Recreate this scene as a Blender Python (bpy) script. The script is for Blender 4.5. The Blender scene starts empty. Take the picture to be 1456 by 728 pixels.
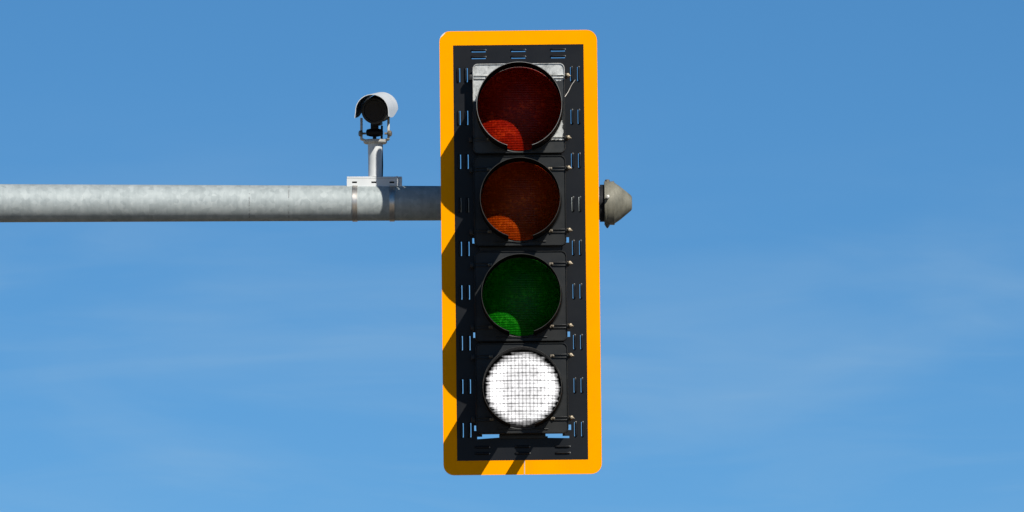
import bpy, bmesh, math, random
from mathutils import Vector, Matrix
random.seed(4)
R = math.radians
sc = bpy.context.scene
COL = sc.collection

# ------------------------------------------------------------------ measures
S = 0.00263                    # metres per photo pixel in the plane of the signal's backplate
ELEV = R(6.0)                  # how far the camera looks up
DIST = 35.0
ZC = 5.36                      # height of the point in the middle of the photo
CE, SE = math.cos(ELEV), math.sin(ELEV)
CAM = Vector((0, -DIST * CE, ZC - DIST * SE))
FOCAL = 36.0 * DIST / (1456 * S)


def at(px, py, y):
    """photo pixel -> world point on the vertical plane at depth y"""
    u, v = (px - 728) * S / DIST, (364 - py) * S / DIST
    d = Vector((u, CE - v * SE, SE + v * CE))
    t = (y - CAM.y) / d.y
    return CAM + d * t


# ------------------------------------------------------------------ helpers
def set_props(o, label=None, cat=None, group=None, kind=None):
    for k, v in (('label', label), ('category', cat), ('group', group), ('kind', kind)):
        if v:
            o[k] = v
    return o


def empty(name, loc, rot=(0, 0, 0)):
    o = bpy.data.objects.new(name, None)
    COL.objects.link(o)
    o.location = loc
    o.rotation_euler = rot
    o.empty_display_size = 0.1
    return o


def link(name, me, mats, parent=None, smooth=35, loc=None):
    o = bpy.data.objects.new(name, me)
    COL.objects.link(o)
    for m in (mats if isinstance(mats, (list, tuple)) else [mats]):
        me.materials.append(m)
    if smooth:
        for p in me.polygons:
            p.use_smooth = True
        me.set_sharp_from_angle(angle=R(smooth))
    if parent:
        o.parent = parent
    if loc is not None:
        o.location = loc
    return o


class MB:
    """collects simple shaped pieces into one mesh"""

    def __init__(self):
        self.bm = bmesh.new()

    def _merge(self, t, mtx=None, mi=0):
        if mtx is not None:
            bmesh.ops.transform(t, matrix=mtx, verts=t.verts)
        for f in t.faces:
            f.material_index = mi
        me = bpy.data.meshes.new('tmp')
        t.to_mesh(me)
        t.free()
        self.bm.from_mesh(me)
        bpy.data.meshes.remove(me)

    def box(self, c, size, bevel=0.0, seg=2, rot=None, mi=0):
        t = bmesh.new()
        bmesh.ops.create_cube(t, size=1.0)
        bmesh.ops.scale(t, vec=size, verts=t.verts)
        if bevel:
            bmesh.ops.bevel(t, geom=t.edges[:], offset=bevel, segments=seg, profile=0.5, affect='EDGES')
        m = Matrix.Translation(c)
        if rot is not None:
            m = m @ rot
        self._merge(t, m, mi)
        return self

    def lathe(self, prof, origin, axis, seg=48, closed=False, a0=0.0, a1=2 * math.pi, ref=None, mi=0):
        """prof: list of (distance along the axis, radius)"""
        axis = Vector(axis).normalized()
        ref = Vector(ref) if ref is not None else (Vector((0, 0, 1)) if abs(axis.z) < 0.9 else Vector((1, 0, 0)))
        x = (ref - axis * ref.dot(axis)).normalized()
        yv = axis.cross(x)
        full = abs((a1 - a0) - 2 * math.pi) < 1e-6
        n = seg if full else seg + 1
        t = bmesh.new()
        rings = []
        for h, r in prof:
            if r < 1e-7 and full:
                rings.append([t.verts.new(Vector(origin) + axis * h)])
            else:
                rings.append([t.verts.new(Vector(origin) + axis * h + (x * math.cos(a) + yv * math.sin(a)) * r)
                              for a in (a0 + (a1 - a0) * i / seg for i in range(n))])
        pairs = list(zip(rings, rings[1:]))
        if closed:
            pairs.append((rings[-1], rings[0]))
        for A, B in pairs:
            for i in range(seg):
                j = (i + 1) % n
                if len(A) == 1 and len(B) == 1:
                    continue
                if len(A) == 1:
                    t.faces.new((A[0], B[j], B[i]))
                elif len(B) == 1:
                    t.faces.new((A[i], A[j], B[0]))
                else:
                    t.faces.new((A[i], A[j], B[j], B[i]))
        if closed and not full:
            t.faces.new([r[0] for r in rings])
            t.faces.new([r[-1] for r in reversed(rings)])
        bmesh.ops.recalc_face_normals(t, faces=t.faces[:])
        self._merge(t, None, mi)
        return self

    def tube(self, pts, r, seg=10, mi=0):
        pts = [Vector(p) for p in pts]
        t = bmesh.new()
        rings = []
        for i, p in enumerate(pts):
            d = (pts[min(i + 1, len(pts) - 1)] - pts[max(i - 1, 0)]).normalized()
            ref = Vector((0, 0, 1)) if abs(d.z) < 0.9 else Vector((1, 0, 0))
            x = (ref - d * ref.dot(d)).normalized()
            yv = d.cross(x)
            rr = r[i] if isinstance(r, (list, tuple)) else r
            rings.append([t.verts.new(p + (x * math.cos(2 * math.pi * k / seg) + yv * math.sin(2 * math.pi * k / seg)) * rr)
                          for k in range(seg)])
        for A, B in zip(rings, rings[1:]):
            for k in range(seg):
                t.faces.new((A[k], A[(k + 1) % seg], B[(k + 1) % seg], B[k]))
        t.faces.new(rings[0][::-1])
        t.faces.new(rings[-1])
        bmesh.ops.recalc_face_normals(t, faces=t.faces[:])
        self._merge(t, None, mi)
        return self

    def prism(self, outline, y0, y1, bevel=0.0, mi=0):
        """outline in (x, z), extruded from y0 (back) to y1 (front, smaller y)"""
        t = bmesh.new()
        a = [t.verts.new((x, y0, z)) for x, z in outline]
        b = [t.verts.new((x, y1, z)) for x, z in outline]
        n = len(a)
        t.faces.new(a)
        ff = t.faces.new(b)
        for i in range(n):
            t.faces.new((a[i], a[(i + 1) % n], b[(i + 1) % n], b[i]))
        bmesh.ops.recalc_face_normals(t, faces=t.faces[:])
        if bevel:
            bmesh.ops.bevel(t, geom=list(ff.edges), offset=bevel, segments=2, profile=0.5, affect='EDGES')
        self._merge(t, None, mi)
        return self

    def build(self, name, mats, parent=None, smooth=35, loc=None):
        me = bpy.data.meshes.new(name)
        self.bm.to_mesh(me)
        self.bm.free()
        return link(name, me, mats, parent, smooth, loc)


def rrect(x0, x1, z0, z1, r, n=6):
    pts = []
    for cx, cz, a in ((x1 - r, z1 - r, 0), (x0 + r, z1 - r, 90), (x0 + r, z0 + r, 180), (x1 - r, z0 + r, 270)):
        for i in range(n + 1):
            t = R(a + 90 * i / n)
            pts.append((cx + r * math.cos(t), cz + r * math.sin(t)))
    return pts


def sheet_mesh(outer, holes, y_back, y_front):
    """flat sheet in the x-z plane with holes cut through it"""
    cu = bpy.data.curves.new('tmp_sheet', 'CURVE')
    cu.dimensions = '2D'
    cu.fill_mode = 'BOTH'
    cu.extrude = abs(y_back - y_front) / 2
    for poly in [outer] + holes:
        sp = cu.splines.new('POLY')
        sp.points.add(len(poly) - 1)
        for p, (x, z) in zip(sp.points, poly):
            p.co = (x, z, 0, 1)
        sp.use_cyclic_u = True
    o = bpy.data.objects.new('tmp_sheet', cu)
    me = bpy.data.meshes.new_from_object(o)
    bpy.data.objects.remove(o)
    bpy.data.curves.remove(cu)
    # curve plane x,y -> x,z ; thickness along y
    me.transform(Matrix(((1, 0, 0, 0), (0, 0, -1, (y_back + y_front) / 2), (0, 1, 0, 0), (0, 0, 0, 1))))
    me.materials.clear()
    return me


# ------------------------------------------------------------------ materials
def mat(name):
    m = bpy.data.materials.new(name)
    m.use_nodes = True
    nt = m.node_tree
    b = nt.nodes['Principled BSDF']
    return m, nt, b


def N(nt, t, **kw):
    n = nt.nodes.new(t)
    for k, v in kw.items():
        setattr(n, k, v)
    return n


def noise(nt, scale, detail=6, rough=0.6, stretch=(1, 1, 1), coord='Object'):
    tc = N(nt, 'ShaderNodeTexCoord')
    mp = N(nt, 'ShaderNodeMapping')
    mp.inputs['Scale'].default_value = stretch
    nz = N(nt, 'ShaderNodeTexNoise')
    nz.inputs['Scale'].default_value = scale
    nz.inputs['Detail'].default_value = detail
    nz.inputs['Roughness'].default_value = rough
    nt.links.new(tc.outputs[coord], mp.inputs[0])
    nt.links.new(mp.outputs[0], nz.inputs['Vector'])
    return nz.outputs['Fac']


def ramp(nt, fac, stops):
    r = N(nt, 'ShaderNodeValToRGB')
    el = r.color_ramp.elements
    while len(el) < len(stops):
        el.new(0.5)
    for e, (p, c) in zip(el, stops):
        e.position = p
        e.color = (*c, 1) if len(c) == 3 else c
    nt.links.new(fac, r.inputs[0])
    return r.outputs[0]


def maths(nt, op, a, b=None, clamp=False):
    n = N(nt, 'ShaderNodeMath', operation=op, use_clamp=clamp)
    for i, v in enumerate((a, b)):
        if v is None:
            continue
        if isinstance(v, (int, float)):
            n.inputs[i].default_value = v
        else:
            nt.links.new(v, n.inputs[i])
    return n.outputs[0]


def mixc(nt, fac, a, b, mode='MIX'):
    n = N(nt, 'ShaderNodeMix', data_type='RGBA', blend_type=mode)
    for i, v in ((0, fac), (6, a), (7, b)):
        if isinstance(v, (int, float)):
            n.inputs[i].default_value = v
        elif isinstance(v, tuple):
            n.inputs[i].default_value = (*v, 1)
        else:
            nt.links.new(v, n.inputs[i])
    return n.outputs[2]


def bump(nt, b, h, strength=0.2, dist=0.002):
    n = N(nt, 'ShaderNodeBump')
    n.inputs['Strength'].default_value = strength
    n.inputs['Distance'].default_value = dist
    nt.links.new(h, n.inputs['Height'])
    nt.links.new(n.outputs[0], b.inputs['Normal'])


def weathered(name, c0, c1, scale, rough=(0.4, 0.6), metal=0.0, stretch=(1, 1, 1), bmp=0.0, spec=0.5, detail=6):
    m, nt, b = mat(name)
    f = noise(nt, scale, detail, 0.65, stretch)
    nt.links.new(ramp(nt, f, [(0.32, c0), (0.68, c1)]), b.inputs['Base Color'])
    f2 = noise(nt, scale * 2.3, 4, 0.6)
    rr = N(nt, 'ShaderNodeMapRange')
    rr.inputs['From Min'].default_value = 0.3
    rr.inputs['From Max'].default_value = 0.7
    rr.inputs['To Min'].default_value = rough[0]
    rr.inputs['To Max'].default_value = rough[1]
    nt.links.new(f2, rr.inputs['Value'])
    nt.links.new(rr.outputs[0], b.inputs['Roughness'])
    b.inputs['Metallic'].default_value = metal
    b.inputs['Specular IOR Level'].default_value = spec
    if bmp:
        bump(nt, b, f2, bmp)
    return m


M_PLATE = weathered('plate_black_paint', (0.008, 0.009, 0.011), (0.012, 0.013, 0.015), 4, (0.34, 0.44), spec=0.18)
M_HOUSING = weathered('housing_black', (0.012, 0.013, 0.0135), (0.02, 0.021, 0.021), 9, (0.4, 0.55), bmp=0.05, spec=0.28)
M_VISOR = weathered('visor_black', (0.004, 0.004, 0.004), (0.008, 0.008, 0.0075), 9, (0.75, 0.9), spec=0.05)
M_RIM_DARK = weathered('visor_rim_worn', (0.015, 0.015, 0.014), (0.06, 0.058, 0.052), 12, (0.45, 0.6), spec=0.3)
M_TIP_GLINT = weathered('louver_tip_glint', (0.16, 0.16, 0.15), (0.4, 0.4, 0.38), 80, (0.35, 0.5), metal=0.3)  # sun glint painted as pale colour on louver hood ends
M_RIM_BARE = weathered('visor_rim_bare', (0.14, 0.135, 0.12), (0.42, 0.4, 0.37), 14, (0.35, 0.5), metal=0.5)
M_YELLOW = weathered('reflective_yellow', (0.96, 0.335, 0.0), (0.98, 0.36, 0.0), 6, (0.6, 0.7), spec=0.0)
nt = M_YELLOW.node_tree
b = nt.nodes['Principled BSDF']
src = b.inputs['Base Color'].links[0].from_socket
dirt = maths(nt, 'MULTIPLY', maths(nt, 'SUBTRACT', noise(nt, 7, 9, 0.75, (3.5, 1, 0.8)), 0.52, True), 1.1, True)
spk = maths(nt, 'MULTIPLY', maths(nt, 'GREATER_THAN', noise(nt, 110, 3, 0.5), 0.72), 0.35)
c_ = mixc(nt, dirt, src, (0.55, 0.22, 0.01))
c_ = mixc(nt, spk, c_, (0.25, 0.12, 0.02))
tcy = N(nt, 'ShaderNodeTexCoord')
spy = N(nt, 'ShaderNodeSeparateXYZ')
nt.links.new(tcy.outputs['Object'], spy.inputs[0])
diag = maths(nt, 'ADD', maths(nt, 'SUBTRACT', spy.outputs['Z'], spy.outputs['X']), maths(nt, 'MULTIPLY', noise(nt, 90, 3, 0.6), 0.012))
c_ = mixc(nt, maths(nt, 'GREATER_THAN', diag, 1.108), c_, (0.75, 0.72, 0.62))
nt.links.new(c_, b.inputs['Base Color'])
M_SEAM = weathered('tape_seam_grey', (0.5, 0.42, 0.4), (0.6, 0.5, 0.48), 40, (0.4, 0.6))
M_BRASS = weathered('latch_brass', (0.09, 0.072, 0.045), (0.22, 0.18, 0.125), 60, (0.35, 0.5), metal=0.5)
M_STEEL = weathered('band_steel', (0.48, 0.45, 0.40), (0.66, 0.62, 0.57), 30, (0.34, 0.44), metal=0.9, stretch=(8, 1, 1))
M_WHITE = weathered('white_enamel', (0.62, 0.635, 0.63), (0.72, 0.73, 0.72), 14, (0.35, 0.5))
M_YOKE = weathered('bracket_grey', (0.40, 0.38, 0.33), (0.62, 0.60, 0.55), 25, (0.4, 0.6), metal=0.3)
M_KNOB = weathered('knob_weathered', (0.13, 0.105, 0.075), (0.26, 0.22, 0.165), 60, (0.45, 0.6), metal=0.4)
M_CAMBLACK = weathered('camera_black', (0.005, 0.005, 0.006), (0.009, 0.009, 0.010), 30, (0.45, 0.6), spec=0.2)
M_RUBBER = weathered('rubber_black', (0.01, 0.01, 0.011), (0.018, 0.018, 0.019), 30, (0.6, 0.8), spec=0.3)
M_CAP = weathered('cap_grey', (0.10, 0.095, 0.07), (0.28, 0.265, 0.205), 13, (0.5, 0.7), metal=0.15, stretch=(1.6, 1, 0.6), bmp=0.1)
M_WIRE = weathered('wire_grey', (0.3, 0.29, 0.26), (0.42, 0.4, 0.37), 60, (0.4, 0.5), metal=0.5)

# camera front glass
M_GLASS, nt, b = mat('camera_glass')
b.inputs['Base Color'].default_value = (0.006, 0.010, 0.018, 1)
b.inputs['Roughness'].default_value = 0.12
b.inputs['Specular IOR Level'].default_value = 0.2

# galvanised steel of the arm: spangle, faint drip streaks across the tube and fine seams
M_GALV, nt, b = mat('galvanised_steel')
tc = N(nt, 'ShaderNodeTexCoord')
vo = N(nt, 'ShaderNodeTexVoronoi', feature='F1')
vo.inputs['Scale'].default_value = 55
nt.links.new(tc.outputs['Object'], vo.inputs['Vector'])
sepv = N(nt, 'ShaderNodeSeparateColor')
nt.links.new(vo.outputs['Color'], sepv.inputs[0])
f_big = noise(nt, 5, 5, 0.6)
f_mid = noise(nt, 16, 8, 0.75, (2.2, 1, 0.9))
f_str = noise(nt, 1.0, 5, 0.7, (60, 3, 3))
v = maths(nt, 'ADD', maths(nt, 'MULTIPLY', sepv.outputs[0], 0.18), maths(nt, 'MULTIPLY', f_big, 0.45))
v = maths(nt, 'ADD', v, maths(nt, 'MULTIPLY', f_mid, 0.5))
v = maths(nt, 'ADD', v, maths(nt, 'MULTIPLY', f_str, 0.3))
colg = ramp(nt, v, [(0.45, (0.265, 0.30, 0.30)), (0.70, (0.385, 0.425, 0.42)), (0.98, (0.53, 0.57, 0.555))])
sx_ = N(nt, 'ShaderNodeSeparateXYZ')
nt.links.new(tc.outputs['Object'], sx_.inputs[0])
spot = noise(nt, 60, 4, 0.7)
for xs in (6.006, 6.155, 4.9, 3.2):
    near = maths(nt, 'LESS_THAN', maths(nt, 'ABSOLUTE', maths(nt, 'SUBTRACT', sx_.outputs['X'], xs)), 0.0022)
    colg = mixc(nt, maths(nt, 'MULTIPLY', near, maths(nt, 'GREATER_THAN', spot, 0.53)), colg, (0.25, 0.265, 0.26))
drip = maths(nt, 'MULTIPLY', maths(nt, 'GREATER_THAN', noise(nt, 1.0, 6, 0.75, (26, 2.5, 2.5)), 0.64), 0.22)
colg = mixc(nt, drip, colg, (0.2, 0.205, 0.19))
nt.links.new(colg, b.inputs['Base Color'])
b.inputs['Metallic'].default_value = 0.2
b.inputs['Roughness'].default_value = 0.62
bump(nt, b, f_mid, 0.12)

# red section's door: worn black paint; patches also paint in sun and visor shade
M_DOOR_WORN_LIT, nt, b = mat('worn_door_lit_shaded')
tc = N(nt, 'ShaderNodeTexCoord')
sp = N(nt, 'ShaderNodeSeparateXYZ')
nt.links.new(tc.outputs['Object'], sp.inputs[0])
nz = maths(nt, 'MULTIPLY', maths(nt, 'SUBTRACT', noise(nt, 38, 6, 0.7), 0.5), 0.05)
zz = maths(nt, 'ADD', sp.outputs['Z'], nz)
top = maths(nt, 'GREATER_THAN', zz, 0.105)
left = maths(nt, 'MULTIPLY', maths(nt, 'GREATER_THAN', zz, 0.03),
             maths(nt, 'LESS_THAN', maths(nt, 'ADD', sp.outputs['X'], nz), 0.02))  # left patch stops at the dark shaded part
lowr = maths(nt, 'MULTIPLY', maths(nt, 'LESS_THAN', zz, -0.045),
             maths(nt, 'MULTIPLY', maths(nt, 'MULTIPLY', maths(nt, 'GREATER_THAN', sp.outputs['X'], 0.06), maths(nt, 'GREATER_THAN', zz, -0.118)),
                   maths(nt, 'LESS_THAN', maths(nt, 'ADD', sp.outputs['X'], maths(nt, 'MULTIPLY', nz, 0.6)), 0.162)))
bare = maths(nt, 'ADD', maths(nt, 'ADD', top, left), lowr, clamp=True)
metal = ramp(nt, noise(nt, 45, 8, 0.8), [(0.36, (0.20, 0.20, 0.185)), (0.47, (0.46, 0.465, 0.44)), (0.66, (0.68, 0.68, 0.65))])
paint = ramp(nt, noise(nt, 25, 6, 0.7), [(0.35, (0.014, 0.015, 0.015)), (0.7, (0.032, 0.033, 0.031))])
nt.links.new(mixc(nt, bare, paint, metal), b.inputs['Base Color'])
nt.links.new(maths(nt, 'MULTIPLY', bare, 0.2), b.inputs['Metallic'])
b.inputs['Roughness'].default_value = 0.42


def lens_material(name, col, col2):
    m, nt, b = mat(name)
    tc = N(nt, 'ShaderNodeTexCoord')
    sp = N(nt, 'ShaderNodeSeparateXYZ')
    nt.links.new(tc.outputs['Object'], sp.inputs[0])
    sx = maths(nt, 'SINE', maths(nt, 'MULTIPLY', sp.outputs['X'], 2 * math.pi / 0.0105))
    sz = maths(nt, 'SINE', maths(nt, 'MULTIPLY', sp.outputs['Z'], 2 * math.pi / 0.0088))
    cells = maths(nt, 'ADD', maths(nt, 'MULTIPLY', sx, 0.35), sz)
    grain = noise(nt, 75, 5, 0.7, (1, 1, 1.4))
    band = noise(nt, 11, 4, 0.65, (0.8, 1, 1.6))
    f = maths(nt, 'ADD', maths(nt, 'MULTIPLY', grain, 0.55), maths(nt, 'MULTIPLY', band, 0.45))
    base = ramp(nt, f, [(0.34, tuple(c * 0.62 for c in col)), (0.52, col), (0.68, col2)])
    nt.links.new(base, b.inputs['Base Color'])
    b.inputs['Roughness'].default_value = 0.3
    b.inputs['Specular IOR Level'].default_value = 0.12
    b.inputs['Subsurface Weight'].default_value = 0.8
    b.inputs['Subsurface Radius'].default_value = (1.0, 0.8, 0.5)
    b.inputs['Subsurface Scale'].default_value = 0.012
    h = maths(nt, 'ADD', cells, maths(nt, 'MULTIPLY', grain, 1.2))
    bump(nt, b, h, 0.35, 0.0012)
    return m


M_RED = lens_material('red_lens', (0.30, 0.008, 0.001), (0.75, 0.055, 0.008))
M_AMBER = lens_material('amber_lens', (0.32, 0.034, 0.0), (0.62, 0.10, 0.004))
M_GREEN = lens_material('green_lens', (0.004, 0.16, 0.003), (0.03, 0.36, 0.012))

# the lit lamp: a white prism lens glowing cell by cell
M_LIT, nt, b = mat('lit_white_lens')
tc = N(nt, 'ShaderNodeTexCoord')
sp = N(nt, 'ShaderNodeSeparateXYZ')
nt.links.new(tc.outputs['Object'], sp.inputs[0])
PX, PZ, PR = 0.0138, 0.0285, 0.0062      # prism columns, prism rows, fine ribs
GX, GZ = sp.outputs['X'], sp.outputs['Z']


def cell(sock, pitch):
    """distance from the nearest seam (0 at the seam, 0.5 in the middle of a cell)"""
    fr = maths(nt, 'FRACT', maths(nt, 'DIVIDE', sock, pitch))
    return maths(nt, 'SUBTRACT', 0.5, maths(nt, 'ABSOLUTE', maths(nt, 'SUBTRACT', fr, 0.5)))


def rng(sock, f0, f1, t0=0.0, t1=1.0):
    n = N(nt, 'ShaderNodeMapRange')
    for k, v in (('From Min', f0), ('From Max', f1), ('To Min', t0), ('To Max', t1)):
        n.inputs[k].default_value = v
    nt.links.new(sock, n.inputs['Value'])
    return n.outputs[0]


row = maths(nt, 'FLOOR', maths(nt, 'DIVIDE', GZ, PR))
wn = N(nt, 'ShaderNodeTexWhiteNoise', noise_dimensions='2D')
cv = N(nt, 'ShaderNodeCombineXYZ')
nt.links.new(row, cv.inputs[0])
nt.links.new(maths(nt, 'SIGN', GX), cv.inputs[1])
nt.links.new(cv.outputs[0], wn.inputs['Vector'])
zq = maths(nt, 'MULTIPLY', maths(nt, 'ADD', row, 0.5), PR)
rad = maths(nt, 'SQRT', maths(nt, 'ADD', maths(nt, 'POWER', GX, 2), maths(nt, 'POWER', zq, 2)))
rad = maths(nt, 'ADD', rad, maths(nt, 'MULTIPLY', maths(nt, 'SUBTRACT', wn.outputs['Value'], 0.5), 0.010))
rad = maths(nt, 'ADD', rad, maths(nt, 'MULTIPLY', maths(nt, 'SUBTRACT', noise(nt, 55, 3, 0.6), 0.5), 0.012))
inside = rng(rad, 0.138, 0.108)
r0 = maths(nt, 'SQRT', maths(nt, 'ADD', maths(nt, 'POWER', GX, 2), maths(nt, 'POWER', maths(nt, 'MULTIPLY', GZ, 0.6), 2)))
soft = rng(maths(nt, 'ADD', r0, maths(nt, 'MULTIPLY', noise(nt, 22, 4, 0.6), 0.06)), 0.09, 0.15)   # seams wash out away from the middle
fine = maths(nt, 'MULTIPLY', maths(nt, 'SUBTRACT', noise(nt, 90, 3, 0.6), 0.5), 0.22)
gx = rng(maths(nt, 'ADD', cell(GX, PX), fine), 0.02, 0.28, 0.52, 1.0)
gz = rng(maths(nt, 'ADD', cell(GZ, PZ), fine), 0.02, 0.12, 0.28, 1.0)
gz2 = rng(maths(nt, 'ADD', cell(maths(nt, 'ADD', GZ, 0.011), PZ), fine), 0.0, 0.10, 0.45, 1.0)
ribs = rng(maths(nt, 'ADD', cell(GZ, PR), fine), 0.05, 0.30, 0.72, 1.0)
grid = maths(nt, 'MULTIPLY', maths(nt, 'MULTIPLY', maths(nt, 'MULTIPLY', gx, gz), gz2), ribs)
patch = rng(noise(nt, 26, 4, 0.7), 0.3, 0.7, 0.75, 1.3)
e = maths(nt, 'MULTIPLY', maths(nt, 'MULTIPLY', grid, inside), maths(nt, 'MULTIPLY', patch, maths(nt, 'ADD', 1.22, maths(nt, 'MULTIPLY', soft, 1.6))))
b.inputs['Base Color'].default_value = (0.03, 0.03, 0.032, 1)
b.inputs['Roughness'].default_value = 0.3
b.inputs['Specular IOR Level'].default_value = 0.2
b.inputs['Emission Color'].default_value = (1, 0.985, 0.99, 1)
nt.links.new(e, b.inputs['Emission Strength'])

# ------------------------------------------------------------------ setting (unseen; paving laid out for bounce light)
M_GROUND = weathered('dry_ground', (0.28, 0.21, 0.125), (0.36, 0.275, 0.17), 0.4, (0.9, 1.0), detail=10)
g = MB()
g.bm.faces.new([g.bm.verts.new(p) for p in ((-3000, -3000, 0), (3000, -3000, 0), (3000, 3000, 0), (-3000, 3000, 0))])
set_props(g.build('ground', M_GROUND, smooth=0), kind='structure')
M_CONC = weathered('concrete_pavement', (0.23, 0.185, 0.13), (0.31, 0.25, 0.18), 3, (0.8, 0.95), detail=12)
g = MB()
g.bm.faces.new([g.bm.verts.new(p) for p in ((-6, -400, .004), (8, -400, .004), (8, -5, .004), (-6, -5, .004))])
set_props(g.build('road', M_CONC, smooth=0), kind='structure')
M_ASPHALT = weathered('asphalt', (0.028, 0.028, 0.029), (0.042, 0.042, 0.041), 3, (0.8, 0.95), detail=12)
g = MB()  # added unseen strip, dark to keep ground bounce off the arm's underside
g.bm.faces.new([g.bm.verts.new(p) for p in ((-400, -5, .004), (400, -5, .004), (400, 8, .004), (-400, 8, .004))])
set_props(g.build('dark_bounce_strip', M_ASPHALT, smooth=0), kind='structure')
M_LINE = weathered('road_paint', (0.6, 0.6, 0.57), (0.8, 0.8, 0.77), 6, (0.6, 0.8))
g = MB()
for i in range(-20, -1):
    y = i * 12.0
    g.bm.faces.new([g.bm.verts.new(p) for p in ((1.2, y, .008), (1.32, y, .008), (1.32, y + 3, .008), (1.2, y + 3, .008))])
set_props(g.build('road_markings', M_LINE, smooth=0), kind='structure')

# ------------------------------------------------------------------ traffic signal
AX = 740.0                       # the signal's own axis in photo pixels


def X(u):                        # pixels right of the axis -> local metres
    return u * S


def Z(py):                       # photo row -> local height
    return (358.5 - py) * S / CE


signal = empty('traffic_signal', at(AX, 358.5, 0), (0, -R(0.6), 0))
set_props(signal, 'black four-lamp traffic signal with yellow bordered backplate, lowest lamp lit white', 'traffic light')

HW = 112.2                       # half width of the backplate
IW = 93.0
TOP, BOT = 42.8, 674.0
ITOP, IBOT = 63.0, 653.8
# openings: the big one behind the sections with small side notches, and the louver slots
LOUV_Y = [105.5, 166.5, 229, 291, 353, 415, 487, 548.5, 610.5]
holes = []
Tn = [(-57, 96), (57, 96)]
right, left = [], []
for yn in (342, 476, 608):
    right += [(57, yn - 4), (69.2, yn - 4), (69.2, yn + 3.5), (57, yn + 3.5)]
outline = [(-57, 96), (57, 96)] + right
outline = outline[:-1] + [(57, 611.5), (57, 620), (66.5, 620), (66.5, 623.0), (36, 622.3), (36, 620), (-33, 620), (-33, 621.3), (-64, 623.2), (-64, 620), (-57, 620)]
for yn in (608, 476, 342):
    left += [(-57, yn + 3.5), (-68.2, yn + 3.5), (-68.2, yn - 4), (-57, yn - 4)]
outline += left
holes.append([(X(u), Z(v)) for u, v in outline])
slots = []                       # (u centre, row, half length, direction of the hood, vertical?)
for y in LOUV_Y:
    for u in (-84.6, -73.8):
        slots.append((u, y, 11, -1, True))
    for u in (74.6, 84.6):
        slots.append((u, y, 11, 1, True))
for y in (71.8, 81.4):
    for u in (-56.5, 0, 56.5):
        slots.append((u, y, 11, -1, False))
for y in (636.5, 645.5):
    for u in (-57, 0, 57):
        slots.append((u, y, 11, -1, False))
for u, y, h, sgn, vert in slots:
    if vert:
        a, c = sorted((u, u - sgn * (1.4 if sgn < 0 else 1.0)))
        holes.append([(X(a), Z(y + h - 1)), (X(c), Z(y + h - 1)), (X(c), Z(y - h + 1)), (X(a), Z(y - h + 1))])
    elif y < 500:
        holes.append([(X(u - h + 1), Z(y + 1.3)), (X(u + h - 1), Z(y + 1.3)), (X(u + h - 1), Z(y)), (X(u - h + 1), Z(y))])

outer = rrect(X(-HW), X(HW), Z(BOT), Z(TOP), X(15))
me = sheet_mesh(outer, holes, 0.0015, 0.0)
bm = MB()
bm.bm.from_mesh(me)
bpy.data.meshes.remove(me)


def hood(u, y, h, sgn, vert):
    """pressed louver hood: a stretched half capsule standing proud of the plate beside its slot"""
    L, r, d = X(h + 0.6), X(2.0), 0.0085
    cu, cv_ = (X(u + sgn * 1.6), Z(y)) if vert else (X(u), Z(y - 1.7))
    t = bmesh.new()
    rings = []
    n, k = 14, 8
    for i in range(n + 1):
        s = -1 + 2 * i / n
        w = (1 - abs(s) ** 7) ** 0.5 if abs(s) < 1 else 0.0
        w = max(w, 0.02)
        ring = []
        for j in range(k + 1):
            a = math.pi * j / k
            across, out = r * w * math.cos(a), d * w * math.sin(a)
            p = (cu + across, -out, cv_ + s * L) if vert else (cu + s * L, -out, cv_ + across)
            ring.append(t.verts.new(p))
        rings.append(ring)
    for A, B in zip(rings, rings[1:]):
        for j in range(k):
            t.faces.new((A[j], A[j + 1], B[j + 1], B[j]))
    bmesh.ops.recalc_face_normals(t, faces=t.faces[:])
    # normals must face the camera side
    if sum(f.normal.y for f in t.faces) > 0:
        bmesh.ops.reverse_faces(t, faces=t.faces[:])
    t.faces.index_update()
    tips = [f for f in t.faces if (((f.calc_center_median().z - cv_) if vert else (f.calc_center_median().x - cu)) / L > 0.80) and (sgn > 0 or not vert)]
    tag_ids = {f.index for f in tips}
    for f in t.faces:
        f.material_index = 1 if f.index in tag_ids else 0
    me_ = bpy.data.meshes.new('tmp')
    t.to_mesh(me_)
    t.free()
    bm.bm.from_mesh(me_)
    bpy.data.meshes.remove(me_)


for s_ in slots:
    hood(*s_)
backplate = bm.build('backplate', [M_PLATE, M_TIP_GLINT], signal, smooth=45)

# yellow reflective border: a tape frame on the plate
me = sheet_mesh(rrect(X(-HW) - 0.0004, X(HW) + 0.0004, Z(BOT) - 0.0004, Z(TOP) + 0.0004, X(15)),
                [[(X(-IW), Z(ITOP)), (X(IW), Z(ITOP)), (X(IW), Z(IBOT)), (X(-IW), Z(IBOT))]], -0.0003, -0.0013)
border = link('reflective_border', me, M_YELLOW, backplate, smooth=0)
b2 = MB()
b2.box((X(2.6), -0.0019, Z(664)), (0.0028, 0.001, X(20)), rot=Matrix.Rotation(R(1.0), 4, 'Y'))
b2.build('tape_seam', M_SEAM, backplate, smooth=0)

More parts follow.
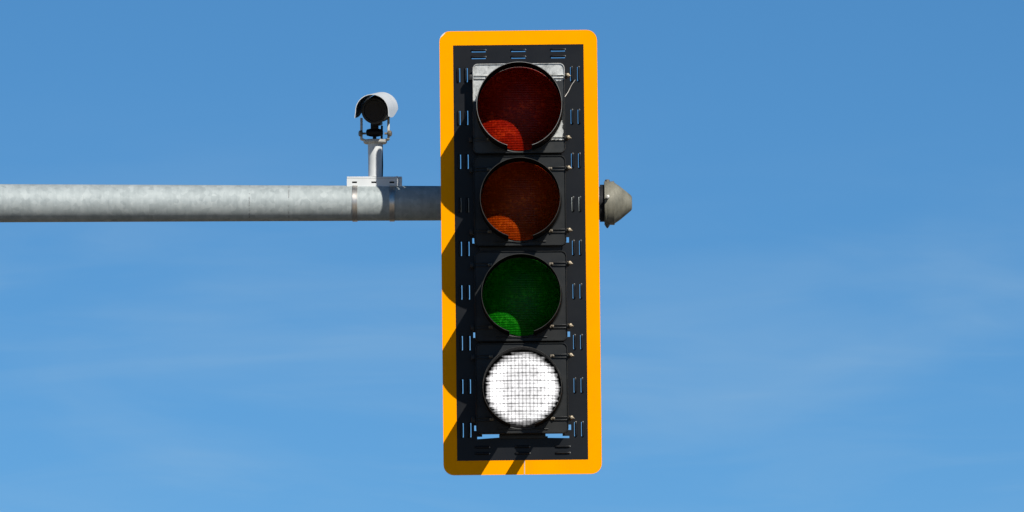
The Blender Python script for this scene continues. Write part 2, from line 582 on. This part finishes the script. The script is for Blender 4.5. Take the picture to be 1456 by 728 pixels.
# sections
SEC = [dict(kind='red', cy=156.0, r=60.6, mat=M_RED, dm=M_DOOR_WORN_LIT, rim=M_RIM_BARE, vy=150.6, label='red section with pale worn door'),
       dict(kind='amber', cy=287.5, r=57.0, mat=M_AMBER, dm=M_HOUSING, rim=M_RIM_DARK, vy=282.4, label='amber section below the red one'),
       dict(kind='green', cy=423.0, r=56.4, mat=M_GREEN, dm=M_HOUSING, rim=M_RIM_DARK, vy=416.6, label='green section above the lit lamp'),
       dict(kind='white', cy=553.5, r=56.0, mat=M_LIT, dm=M_HOUSING, rim=M_RIM_DARK, vy=550.0, label='section with the lit white lamp')]
DOOR_F = -0.055
TILT = R(2.6)


def visor_mesh(r, slot, length, yaw):
    """tunnel visor: thin wall open in front, a drain slot along the bottom"""
    ro, ri = r, r - 0.0020
    ax = Vector((math.sin(yaw), -math.cos(yaw) * math.cos(TILT), -math.sin(TILT)))
    mb = MB()
    a0 = math.pi + slot
    prof = [(0, ri), (0, ro + 0.0035), (0.012, ro + 0.0035), (0.014, ro + 0.001), (length - 0.006, ro), (length, ro - 0.0004),
            (length, ri), (length - 0.004, ri)]
    mb.lathe(prof, (0, 0, 0), ax, seg=88, closed=True, a0=math.pi + slot, a1=3 * math.pi - slot, ref=(0, 0, 1))
    return mb, ax


prev_sub = {}
for i, q in enumerate(SEC):
    cz = Z(q['cy'])
    hw, hh = X(65.6), X(64.0) / CE
    # housing body behind the plate, tapered to the back
    mb = MB()
    t = bmesh.new()
    fr = rrect(-X(60.5), X(60.5), -hh + 0.003, hh - 0.0005, 0.012)
    bk = rrect(-X(54), X(54), -hh + (0.035 if i == 3 else 0.0005), hh - (0.02 if i == 0 else 0.0005), 0.012)
    A = [t.verts.new((x, DOOR_F + 0.0295, z)) for x, z in fr]
    B = [t.verts.new((x, 0.17, z)) for x, z in bk]
    t.faces.new(A)
    t.faces.new(B)
    for k in range(len(A)):
        t.faces.new((A[k], A[(k + 1) % len(A)], B[(k + 1) % len(A)], B[k]))
    bmesh.ops.recalc_face_normals(t, faces=t.faces[:])
    mb._merge(t)
    # hinge lugs left and latch lugs right
    for py in (-45, 43.5):
        mb.box((-X(69.0), DOOR_F + 0.012, -X(py) / CE), (X(5.5), 0.022, X(8.0)), 0.003)
        mb.box((X(66.6), DOOR_F + 0.012, -X(py) / CE), (X(5.0), 0.02, X(6.5)), 0.003)
    else:
        mb.box((0, 0.06, -hh - X(1.0)), (X(116), 0.15, X(12)), 0.002) if i < 3 else None
    if i == 3:
        mb.box((0, 0.004, -hh - X(2.5)), (X(66), 0.02, X(7)), 0.003)
    sec = mb.build('signal_section', M_HOUSING, signal, loc=(0, 0, cz))
    sec['label'] = q['label']
    # door with a raised lip and a round lens ring
    mb = MB()
    lo, hi = rrect(-hw, hw, -hh, hh, X(7.5)), None
    mb.prism(lo, DOOR_F + 0.03, DOOR_F + 0.004, 0.0)
    t = bmesh.new()                         # lip round the edge
    o_, i_ = rrect(-hw, hw, -hh, hh, X(7.5)), rrect(-hw + X(1.6), hw - X(1.6), -hh + X(1.6), hh - X(1.6), X(6.2))
    o2, i2 = rrect(-hw + X(.45), hw - X(.45), -hh + X(.45), hh - X(.45), X(7)), rrect(-hw + X(1.1), hw - X(1.1), -hh + X(1.1), hh - X(1.1), X(6.6))
    loops = [[t.verts.new((x, DOOR_F + 0.004, z)) for x, z in o_], [t.verts.new((x, DOOR_F - 0.001, z)) for x, z in o2],
             [t.verts.new((x, DOOR_F - 0.001, z)) for x, z in i2], [t.verts.new((x, DOOR_F + 0.0038, z)) for x, z in i_]]
    n = len(o_)
    for P, Q in zip(loops, loops[1:]):
        for k in range(n):
            t.faces.new((P[k], P[(k + 1) % n], Q[(k + 1) % n], Q[k]))
    bmesh.ops.recalc_face_normals(t, faces=t.faces[:])
    mb._merge(t)
    R0 = q['r'] * S
    # ring that carries the visor
    mb.lathe([(0, R0 - X(1.2)), (0.003, R0 - X(1.0)), (0.006, R0 + X(1.6)), (0.005, R0 + X(2.2)), (0.0, R0 + X(2.6))],
             (X(0.8), DOOR_F + 0.004, -X(1.0)), (0, -1, 0), seg=72)
    # double ribs running out to hinges and latches
    for py in (-45, 43.5):
        for sx, x0, x1 in ((-1, 44, 64), (1, 44, 64)):
            for dz in (-2.1, 2.1):
                xm = sx * X((x0 + x1) / 2)
                mb.box((xm, DOOR_F + 0.0015, -X(py + dz) / CE), (X(x1 - x0), 0.008, X(1.5)), 0.0012)
    # bottom lip under the visor
    mb.box((0, DOOR_F + 0.0012, -hh + X(6.0)), (X(74), 0.006, X(1.4)), 0.0015)
    mb.box((0, DOOR_F + 0.0012, -hh + X(9.6)), (X(44), 0.006, X(1.4)), 0.0015)
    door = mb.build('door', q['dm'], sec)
    # lens: a shallow dome
    lr = R0 - X(0.8)
    prof = [(0.036 * (1 - (k / 16) ** 2), lr * k / 16) for k in range(17)]
    mb = MB()
    mb.lathe(prof + ([(-0.018, lr), (-0.018, 0.0)] if i < 3 else []), (0, 0, 0), (0, -1, 0), seg=72)
    mb.build('lens', q['mat'], sec, loc=(X(0.8), DOOR_F - 0.004, -X(1.0)))
    # visor
    vb, ax = visor_mesh(R0, math.asin(17.5 / q['r']), 0.228, -R(0.3))
    vis = vb.build('visor', [M_VISOR], sec, loc=(X(0.8), DOOR_F - 0.002, -X(1.0)))
    # worn front edge: the rim faces get their own paint
    vis.data.materials.append(q['rim'])
    for p in vis.data.polygons:
        if p.normal.dot(ax) > 0.9 and (p.center.dot(ax)) > 0.223:
            p.material_index = 1
    # latch bolts and visor screws
    for py in (-45, 43.5):
        lb = MB()
        o0 = Vector((X(68.2), DOOR_F + 0.006, -X(py) / CE))
        d = Vector((0.25, -1, 0.12)).normalized()
        lb.lathe([(0, 0.003), (0.014, 0.003), (0.014, 0.0085), (0.019, 0.0088), (0.0235, 0.0062), (0.025, 0.0)], o0, d, seg=14)
        lb.tube([o0 + d * 0.019 + Vector((-0.010, 0, 0.005)), o0 + d * 0.021, o0 + d * 0.019 + Vector((0.011, 0, -0.004))], [0.0022, 0.0042, 0.0022], 8)
        lb.build('latch_bolt', M_BRASS, sec)
        for sx in (-1, 1):
            sb = MB()
            s0 = Vector((sx * X(44.8), DOOR_F + 0.002, -X(py) / CE))
            sb.lathe([(0, 0.0045), (0.010, 0.0045), (0.0135, 0.003), (0.0145, 0.0)], s0, (0, -1, 0), seg=12)
            sb.box(s0 + Vector((-sx * X(1.5), -0.004, 0)), (X(6), 0.005, 0.011), 0.002)
            sb.build('visor_screw', M_KNOB, sec)
    if i == 0:
        wb = MB()
        p0, p1 = Vector((X(64.0), -0.045, -X(-14))), Vector((X(80.5), -0.006, -X(-42)))
        wb.tube([p0, p0.lerp(p1, .35) + Vector((.001, -.003, -.001)), p0.lerp(p1, .7) + Vector((-.001, -.003, .001)), p1], 0.0013, 8)
        wb.build('tether_wire', M_WIRE, sec)

# bracket that ties the head to the arm, out of sight behind the sections
ARM_Y = 0.452
mb = MB()
arm_c = signal.matrix_basis.inverted() @ at(AX, 289, ARM_Y)
mb.box((arm_c.x, 0.205, 0.0), (0.07, 0.06, X(470)), 0.01)
mb.box((arm_c.x, 0.30, arm_c.z), (0.10, 0.15, 0.13), 0.012)
mb.lathe([(-0.05, 0.069), (-0.05, 0.077), (0.05, 0.077), (0.05, 0.069)], (arm_c.x, ARM_Y, arm_c.z), (1, 0, 0), seg=48, closed=True)
for z in (Z(120), Z(590)):
    mb.box((arm_c.x, 0.19, z), (0.09, 0.05, 0.06), 0.008)
mb.build('mounting_bracket', M_HOUSING, signal)

# ------------------------------------------------------------------ mast arm
EXX = at(856, 289, ARM_Y)        # tip of the arm
arm = empty('mast_arm', (-7.0, ARM_Y, 0.0))
set_props(arm, 'galvanised grey steel mast arm tube carrying the signal and the camera', 'mast arm')
za = EXX.z
K = (DIST + ARM_Y / CE) / DIST
r_tip, r_left = 24.6 * S * K, 27.2 * S * K    # half heights at the signal and at the photo's left border
x_l, x_t = at(0, 289, ARM_Y).x, at(625, 289, ARM_Y).x
slope = (r_left - r_tip) / (x_t - x_l)
mb = MB()
x0, x1 = -7.0 - 0.1, EXX.x
L = x1 - x0
rad_at = lambda x: r_tip + (x_t - x) * slope
prof = [(L * k / 40, rad_at(x0 + L * k / 40)) for k in range(41)]
mb.lathe(prof + [(L, 0.0)], (x0 + 7.0, 0, za), (1, 0, 0), seg=72)
mb.build('arm_tube', M_GALV, arm)
mb = MB()
mb.lathe([(0, 0.165), (za + 0.25, 0.125), (za + 0.25, 0.0)], (0, 0, 0.04), (0, 0, 1), seg=48)
mb.build('upright_pole', M_GALV, arm)
mb = MB()
mb.box((0, 0, 0.02), (0.5, 0.5, 0.04), 0.006)
for sx in (-1, 1):
    for sy in (-1, 1):
        mb.lathe([(0, 0.018), (0.07, 0.018), (0.07, 0.03), (0.1, 0.03), (0.1, 0)], (sx * .19, sy * .19, 0.04), (0, 0, 1), seg=6)
mb.build('base_plate', M_GALV, arm)
# end cap: rubber gasket, ribbed skirt, blunt cone with set screws
mb = MB()
tip = Vector((EXX.x + 7.0, 0, za))
pk = S * K
mb.lathe([(-3.0 * pk, 24.8 * pk), (-3.0 * pk, 26.5 * pk), (5.4 * pk, 26.5 * pk), (5.4 * pk, 24.4 * pk)], tip, (1, 0, 0), seg=56, closed=True)
gas = mb.build('cap_gasket', M_RUBBER, arm)
mb = MB()
c0 = 3.2
prof = [(c0, 25.5), (c0, 30.9), (c0 + .6, 31.3), (c0 + 2.6, 31.3), (c0 + 3.0, 30.7), (c0 + 13.6, 31.2), (c0 + 14.4, 30.9), (c0 + 14.7, 29.0), (c0 + 22, 24.2), (c0 + 37.0, 11.8), (c0 + 38.6, 10.2), (c0 + 39.4, 8.4), (c0 + 39.6, 0)]
capax = Vector((1, 0, 0.01))
mb.lathe([(a * pk, r * pk) for a, r in prof], tip, capax, seg=64)
cap = mb.build('end_cap', M_CAP, arm, smooth=25)
for ang in (88, 188, -92):                      # angle round the skirt: top, towards the camera, below
    d = Vector((0, -math.cos(R(ang - 188 + 0)) , 0))
    a = R(ang)
    d = {88: Vector((0, -0.05, 1)), 188: Vector((0, -1, 0.14)), -92: Vector((0, -0.1, -1))}[ang].normalized()
    sb = MB()
    o0 = tip + Vector(((c0 + 4.3) * pk, 0, 0)) + d * 29.5 * pk
    if ang == 188:
        sb.lathe([(0, .0055), (.018, .0055), (.018, .0075), (.027, .0075), (.029, .004), (.029, 0)], o0, d, seg=12)
    elif ang == 88:
        sb.lathe([(0, .009), (.010, .009), (.0115, .006), (.0115, 0)], o0, d, seg=12)
    else:
        sb.lathe([(0, .009), (.008, .009), (.010, .0075), (.018, .002), (.018, 0)], o0, d, seg=12)
    sb.build('set_screw', M_YOKE if ang == 188 else M_KNOB, cap)

# ------------------------------------------------------------------ traffic camera on the arm
base = at(532.5, 264.0, ARM_Y)
cam_root = empty('traffic_camera', base)
set_props(cam_root, 'white hooded traffic camera on a short post strapped to the steel arm', 'traffic camera')


def c_at(px, py, dy=0.0):
    return at(px, py, ARM_Y + dy) - base


r_arm = rad_at(base.x)
# saddle plate: a shallow channel sitting on the tube
mb = MB()
xl, xr = c_at(493.3, 258).x, c_at(571.6, 258).x
zt = c_at(532, 252).z
zb = c_at(532, 266.3).z
wy = 0.05
mb.box(((xl + xr) / 2, 0, zt - 0.004), (xr - xl, wy, 0.008), 0.0015)
zs0, zs1 = c_at(0, 259.0).z, c_at(0, 261.4).z
for sy in (-1, 1):                # skirts pierced by the strap slots
    yy = sy * (wy / 2 - 0.003)
    mb.box(((xl + xr) / 2, yy, (zt - 0.0082 + zs0) / 2), (xr - xl, 0.006, zt - 0.0082 - zs0))
    cuts = [xl] + [c_at(p_, 0).x for p_ in (501.2, 508.2, 528.6, 535.8, 554.2, 561.2)] + [xr]
    for a, c in zip(cuts[0::2], cuts[1::2]):
        mb.box(((a + c) / 2, yy, (zs0 + zs1) / 2), (c - a, 0.006, zs0 - zs1))
    mb.box(((xl + xr) / 2, yy, (zs1 + zb) / 2), (xr - xl, 0.006, zs1 - zb))
mb.box((c_at(564.7, 0).x, -wy / 2 - 0.006, (zt + zb) / 2), (0.009, 0.012, zt - zb), 0.001)
saddle = mb.build('saddle_plate', M_WHITE, cam_root)
# added dark block standing in for shade inside the slots
mb = MB()
mb.box(((xl + xr) / 2, 0, zt - 0.018), (xr - xl - 0.03, wy - 0.016, 0.016), 0.001)
mb.build('slot_shade_block', M_RUBBER, cam_root)
for px in (504.8, 557.6):
    x = c_at(px, 290).x
    zc = za - base.z
    rr = rad_at(base.x + x) + 0.0005
    mb = MB()
    hwid = 3.6 * S
    mb.lathe([(-hwid, rr - .0002), (-hwid, rr + 0.0026), (hwid, rr + 0.0026), (hwid, rr - .0002)], (x, 0, zc), (1, 0, 0), seg=64, closed=True)
    mb.build('strap_band', M_STEEL, cam_root, smooth=40)
# post
mb = MB()
pz = c_at(533.6, 204).z
mb.lathe([(zt + 0.0005, 0.0), (zt + 0.0005, 10.0 * S), (zt + 0.004, 9.6 * S), (pz * .6, 9.9 * S), (pz, 10.6 * S), (pz, 0.0)], (c_at(533.6, 0).x, 0, 0), (0, 0, 1), seg=40)
mb.build('camera_post', M_WHITE, cam_root)
mb = MB()                         # cable running down behind the post
xw = c_at(543.2, 0).x
mb.tube([(xw, 0.012, zt + 0.002), (xw + .001, 0.014, pz * .5), (xw - 0.001, 0.012, pz + 0.01), (xw, 0.02, pz + 0.07)], 0.0042, 10)
mb.build('cable', M_RUBBER, cam_root)
# camera barrel, yawed to the left and dipping
front = c_at(532.4, 157.6, -0.15)
rear_dir = Vector((26, 327, 47)).normalized()
fwd = -rear_dir
side = fwd.cross(Vector((0, 0, 1))).normalized()     # camera's own left-right
upv = side.cross(fwd).normalized()
if side.x < 0:
    side = -side
mb = MB()
rb = 18.4 * S
mb.lathe([(-0.004, rb - 0.010), (0.0, rb - 0.007), (0.002, rb), (-0.012, rb), (-0.014, rb - 0.004), (-0.25, rb - 0.004), (-0.262, rb - 0.012), (-0.262, 0)],
         front, fwd, seg=48)
# added dark disc hides sky behind the barrel; mount block underneath
mb.lathe([(-0.2, 0.0), (-0.2, 20.2 * S), (-0.205, 20.2 * S), (-0.205, 0.0)], front + upv * 2.2 * S, fwd, seg=40)
bc = front + rear_dir * 0.12 - upv * (rb + 0.003)
mb.box(bc, (0.03, 0.10, 0.014), 0.004, rot=Matrix((side, rear_dir, upv)).transposed().to_4x4())
body = mb.build('camera_body', M_CAMBLACK, cam_root)
mb = MB()
mb.lathe([(-0.003, rb - 0.009), (-0.003, 0.0)], front, fwd, seg=40)
mb.lathe([(-0.002, 0.021), (0.002, 0.021), (0.002, 0.026), (-0.002, 0.026)], front - fwd * 0.001, fwd, seg=36, closed=True)
mb.build('camera_lens', M_GLASS, body)
mb = MB()
mb.lathe([(0.001, rb - 0.010), (0.006, rb - 0.008), (0.006, rb - 0.001), (0.0, rb + 0.0008), (-0.02, rb + 0.0008)], front, fwd, seg=48)
mb.build('lens_ring', M_RIM_DARK, body)
# sun hood: inverted U section with flaring skirts
HR = 24.0 * S


def hood_section(scale=1.0, drop=12.0, flare=1.0, right=12.0):
    pts = []
    for k in range(25):
        a = math.pi * (1 - k / 24)
        pts.append((HR * scale * math.cos(a), HR * scale * math.sin(a)))
    d = drop * S
    return [(-HR * scale - flare * S, -d)] + pts + [(HR * scale + flare * 0.3 * S, -right * S)]


t = bmesh.new()
secs = [(-0.10, 1.0, 10.0, 1.3, 8), (-0.02, 1.0, 10.0, 1.2, 10.5), (0.06, 1.0, 9.0, 1.0, 10.5), (0.13, 1.0, 5, .3, 9), (0.21, 1.0, 2, 0.0, 5.5), (0.295, 1.0, 0.5, 0.0, 0.6)]
rings = []
for dist, scl, drop, fl, rdrop in secs:
    outp = hood_section(scl, drop, fl, rdrop)
    inp = [(x * 0.965, z * 0.965 if z > 0 else z) for x, z in outp]
    c = front + rear_dir * dist + upv * 0.002
    rings.append([t.verts.new(c + side * x + upv * z) for x, z in outp + inp[::-1]])
n = len(rings[0])
for A, B in zip(rings, rings[1:]):
    for k in range(n):
        t.faces.new((A[k], A[(k + 1) % n], B[(k + 1) % n], B[k]))
h = n // 2
for ring in (rings[0], rings[-1]):
    for k in range(h - 1):
        t.faces.new((ring[k], ring[k + 1], ring[n - 2 - k], ring[n - 1 - k]))
bmesh.ops.recalc_face_normals(t, faces=t.faces[:])
# paint: white outside, black inside
me = bpy.data.meshes.new('sun_hood')
t.to_mesh(me)
t.free()
hood_o = link('sun_hood', me, [M_WHITE, M_CAMBLACK], cam_root, smooth=40)
axis_pt = front + upv * 0.0
for p in me.polygons:
    rel = p.center - axis_pt
    rel = rel - rear_dir * rel.dot(rear_dir)
    if rel.length > 1e-6 and p.normal.dot(rel) < -1e-5 and abs(p.normal.dot(rear_dir)) < 0.5:
        p.material_index = 1
# yoke: flat saddle on the post and two cheeks carrying the barrel
mb = MB()
yc = c_at(533.6, 199.5)
mb.lathe([(0, 0.0), (0, 15.5 * S), (0.004, 17.0 * S), (0.012, 17.0 * S), (0.014, 16.0 * S), (0.014, 0)], (yc.x, -0.002, pz - 0.001), (0, 0, 1), seg=40)
for px, sx in ((514.2, -1), (552.6, 1)):
    x = c_at(px, 0, -0.02).x
    z0, z1 = c_at(0, 198.5, -0.02).z, c_at(0, 168, -0.02).z
    mb.box((x, -0.015, (z0 + z1) / 2), (0.009, 0.034, z1 - z0), 0.0015)
    mb.box((x - sx * 0.014, -0.008, z0 - 0.002), (0.034, 0.034, 0.007), 0.0015, rot=Matrix.Rotation(sx * R(-20), 4, 'Y'))
yoke = mb.build('yoke', M_YOKE, cam_root)
for px, sx in ((512.8, -1), (554.2, 1)):
    kb = MB()
    p = c_at(px, 189.8, -0.035)
    kb.lathe([(-0.006, .0), (-0.006, .0095), (-.004, .0115), (.004, .0115), (.006, .0095), (.006, 0)], p, (sx, -0.35, 0), seg=16)
    kb.lathe([(-0.02, .004), (0.0, .004)], p - Vector((0, 0, 0)), (sx, 0, 0), seg=10)
    kb.build('knob', M_KNOB, yoke)
# tilt joint under the barrel
mb = MB()
p = c_at(532.6, 188.5, -0.02)
mb.lathe([(-12.3 * S, 0), (-12.3 * S, 2.5 * S), (-11 * S, 4.6 * S), (-7 * S, 5.6 * S), (-2.5 * S, 6.3 * S), (2.5 * S, 6.3 * S), (7 * S, 5.6 * S), (11 * S, 4.6 * S), (12.3 * S, 2.5 * S), (12.3 * S, 0)], p, (1, 0, 0), seg=24)
mb.box(p + Vector((0, 0.0, -0.024)), (0.014, 0.014, 0.03), 0.003)
mb.box(p + Vector((0, 0.01, 0.026)), (0.03, 0.045, 0.026), 0.004)
mb.build('tilt_joint', M_CAMBLACK, cam_root)

# ------------------------------------------------------------------ light and sky
sv = Vector((0.57, -1.0, 0.89)).normalized()
sun = bpy.data.lights.new('sun', 'SUN')
sun.energy = 4.9
sun.angle = R(0.53)
sun.color = (1.0, 0.965, 0.90)
so = bpy.data.objects.new('sun', sun)
COL.objects.link(so)
so.rotation_euler = sv.to_track_quat('Z', 'Y').to_euler()

w = bpy.data.worlds.new('World')
sc.world = w
w.use_nodes = True
nt = w.node_tree
bg = nt.nodes['Background']
sky = N(nt, 'ShaderNodeTexSky', sky_type='NISHITA')
sky.sun_disc = False
sky.sun_elevation = math.asin(sv.z)
sky.sun_rotation = math.atan2(sv.x, sv.y)
sky.altitude = 2000
sky.air_density = 0.7
sky.dust_density = 0.1
sky.ozone_density = 10.0
# thin cirrus veils far up, on the sky's own directions
tc = N(nt, 'ShaderNodeTexCoord')


def veil(scale, stretch, rot, lo, hi, detail=5, off=(0, 0, 0), dist=0.6):
    mp = N(nt, 'ShaderNodeMapping')
    mp.inputs['Location'].default_value = off
    mp.inputs['Rotation'].default_value = (0, rot, 0)
    mp.inputs['Scale'].default_value = stretch
    nz = N(nt, 'ShaderNodeTexNoise')
    nz.inputs['Scale'].default_value = scale
    nz.inputs['Detail'].default_value = detail
    nz.inputs['Roughness'].default_value = 0.5
    nz.inputs['Distortion'].default_value = dist
    nt.links.new(tc.outputs['Generated'], mp.inputs[0])
    nt.links.new(mp.outputs[0], nz.inputs['Vector'])
    mr = N(nt, 'ShaderNodeMapRange', interpolation_type='SMOOTHSTEP')
    mr.inputs['From Min'].default_value = lo
    mr.inputs['From Max'].default_value = hi
    nt.links.new(nz.outputs['Fac'], mr.inputs['Value'])
    return mr.outputs[0]


v1 = veil(20, (0.6, 1, 2.0), R(-10), 0.42, 0.72, off=(0.35, 0, 0.12), dist=1.0)
hs = N(nt, 'ShaderNodeHueSaturation')
hs.inputs['Hue'].default_value = 0.487
hs.inputs['Saturation'].default_value = 1.045
nt.links.new(sky.outputs[0], hs.inputs['Color'])
sz_ = N(nt, 'ShaderNodeSeparateXYZ')
nt.links.new(tc.outputs['Generated'], sz_.inputs[0])
low = N(nt, 'ShaderNodeMapRange', interpolation_type='SMOOTHSTEP')      # the veils thin out higher up
low.inputs['From Min'].default_value = 0.125
low.inputs['From Max'].default_value = 0.088
nt.links.new(sz_.outputs['Z'], low.inputs['Value'])
v2 = veil(60, (0.35, 1, 2.6), R(-16), 0.40, 0.75, detail=9, off=(1.7, 0, 0.4), dist=1.5)
v1 = maths(nt, 'ADD', maths(nt, 'MULTIPLY', v1, 0.8), maths(nt, 'MULTIPLY', v2, 0.25))
v1 = maths(nt, 'MULTIPLY', v1, low.outputs[0])
skyc = mixc(nt, maths(nt, 'MULTIPLY', v1, 0.36), hs.outputs[0], (4.6, 6.6, 8.3))
nt.links.new(skyc, bg.inputs['Color'])
bg.inputs['Strength'].default_value = 0.083

# ------------------------------------------------------------------ camera
cam = bpy.data.cameras.new('camera')
co = bpy.data.objects.new('camera', cam)
COL.objects.link(co)
co.location = CAM
co.rotation_euler = (math.pi / 2 + ELEV, 0, 0)
cam.sensor_width = 36
cam.lens = FOCAL
cam.clip_start = 0.1
cam.clip_end = 8000
sc.camera = co
sc.view_settings.view_transform = 'Standard'
sc.view_settings.look = 'None'
sc.view_settings.exposure = 0.0
sc.view_settings.gamma = 1.0
sc.cycles.use_denoising = True
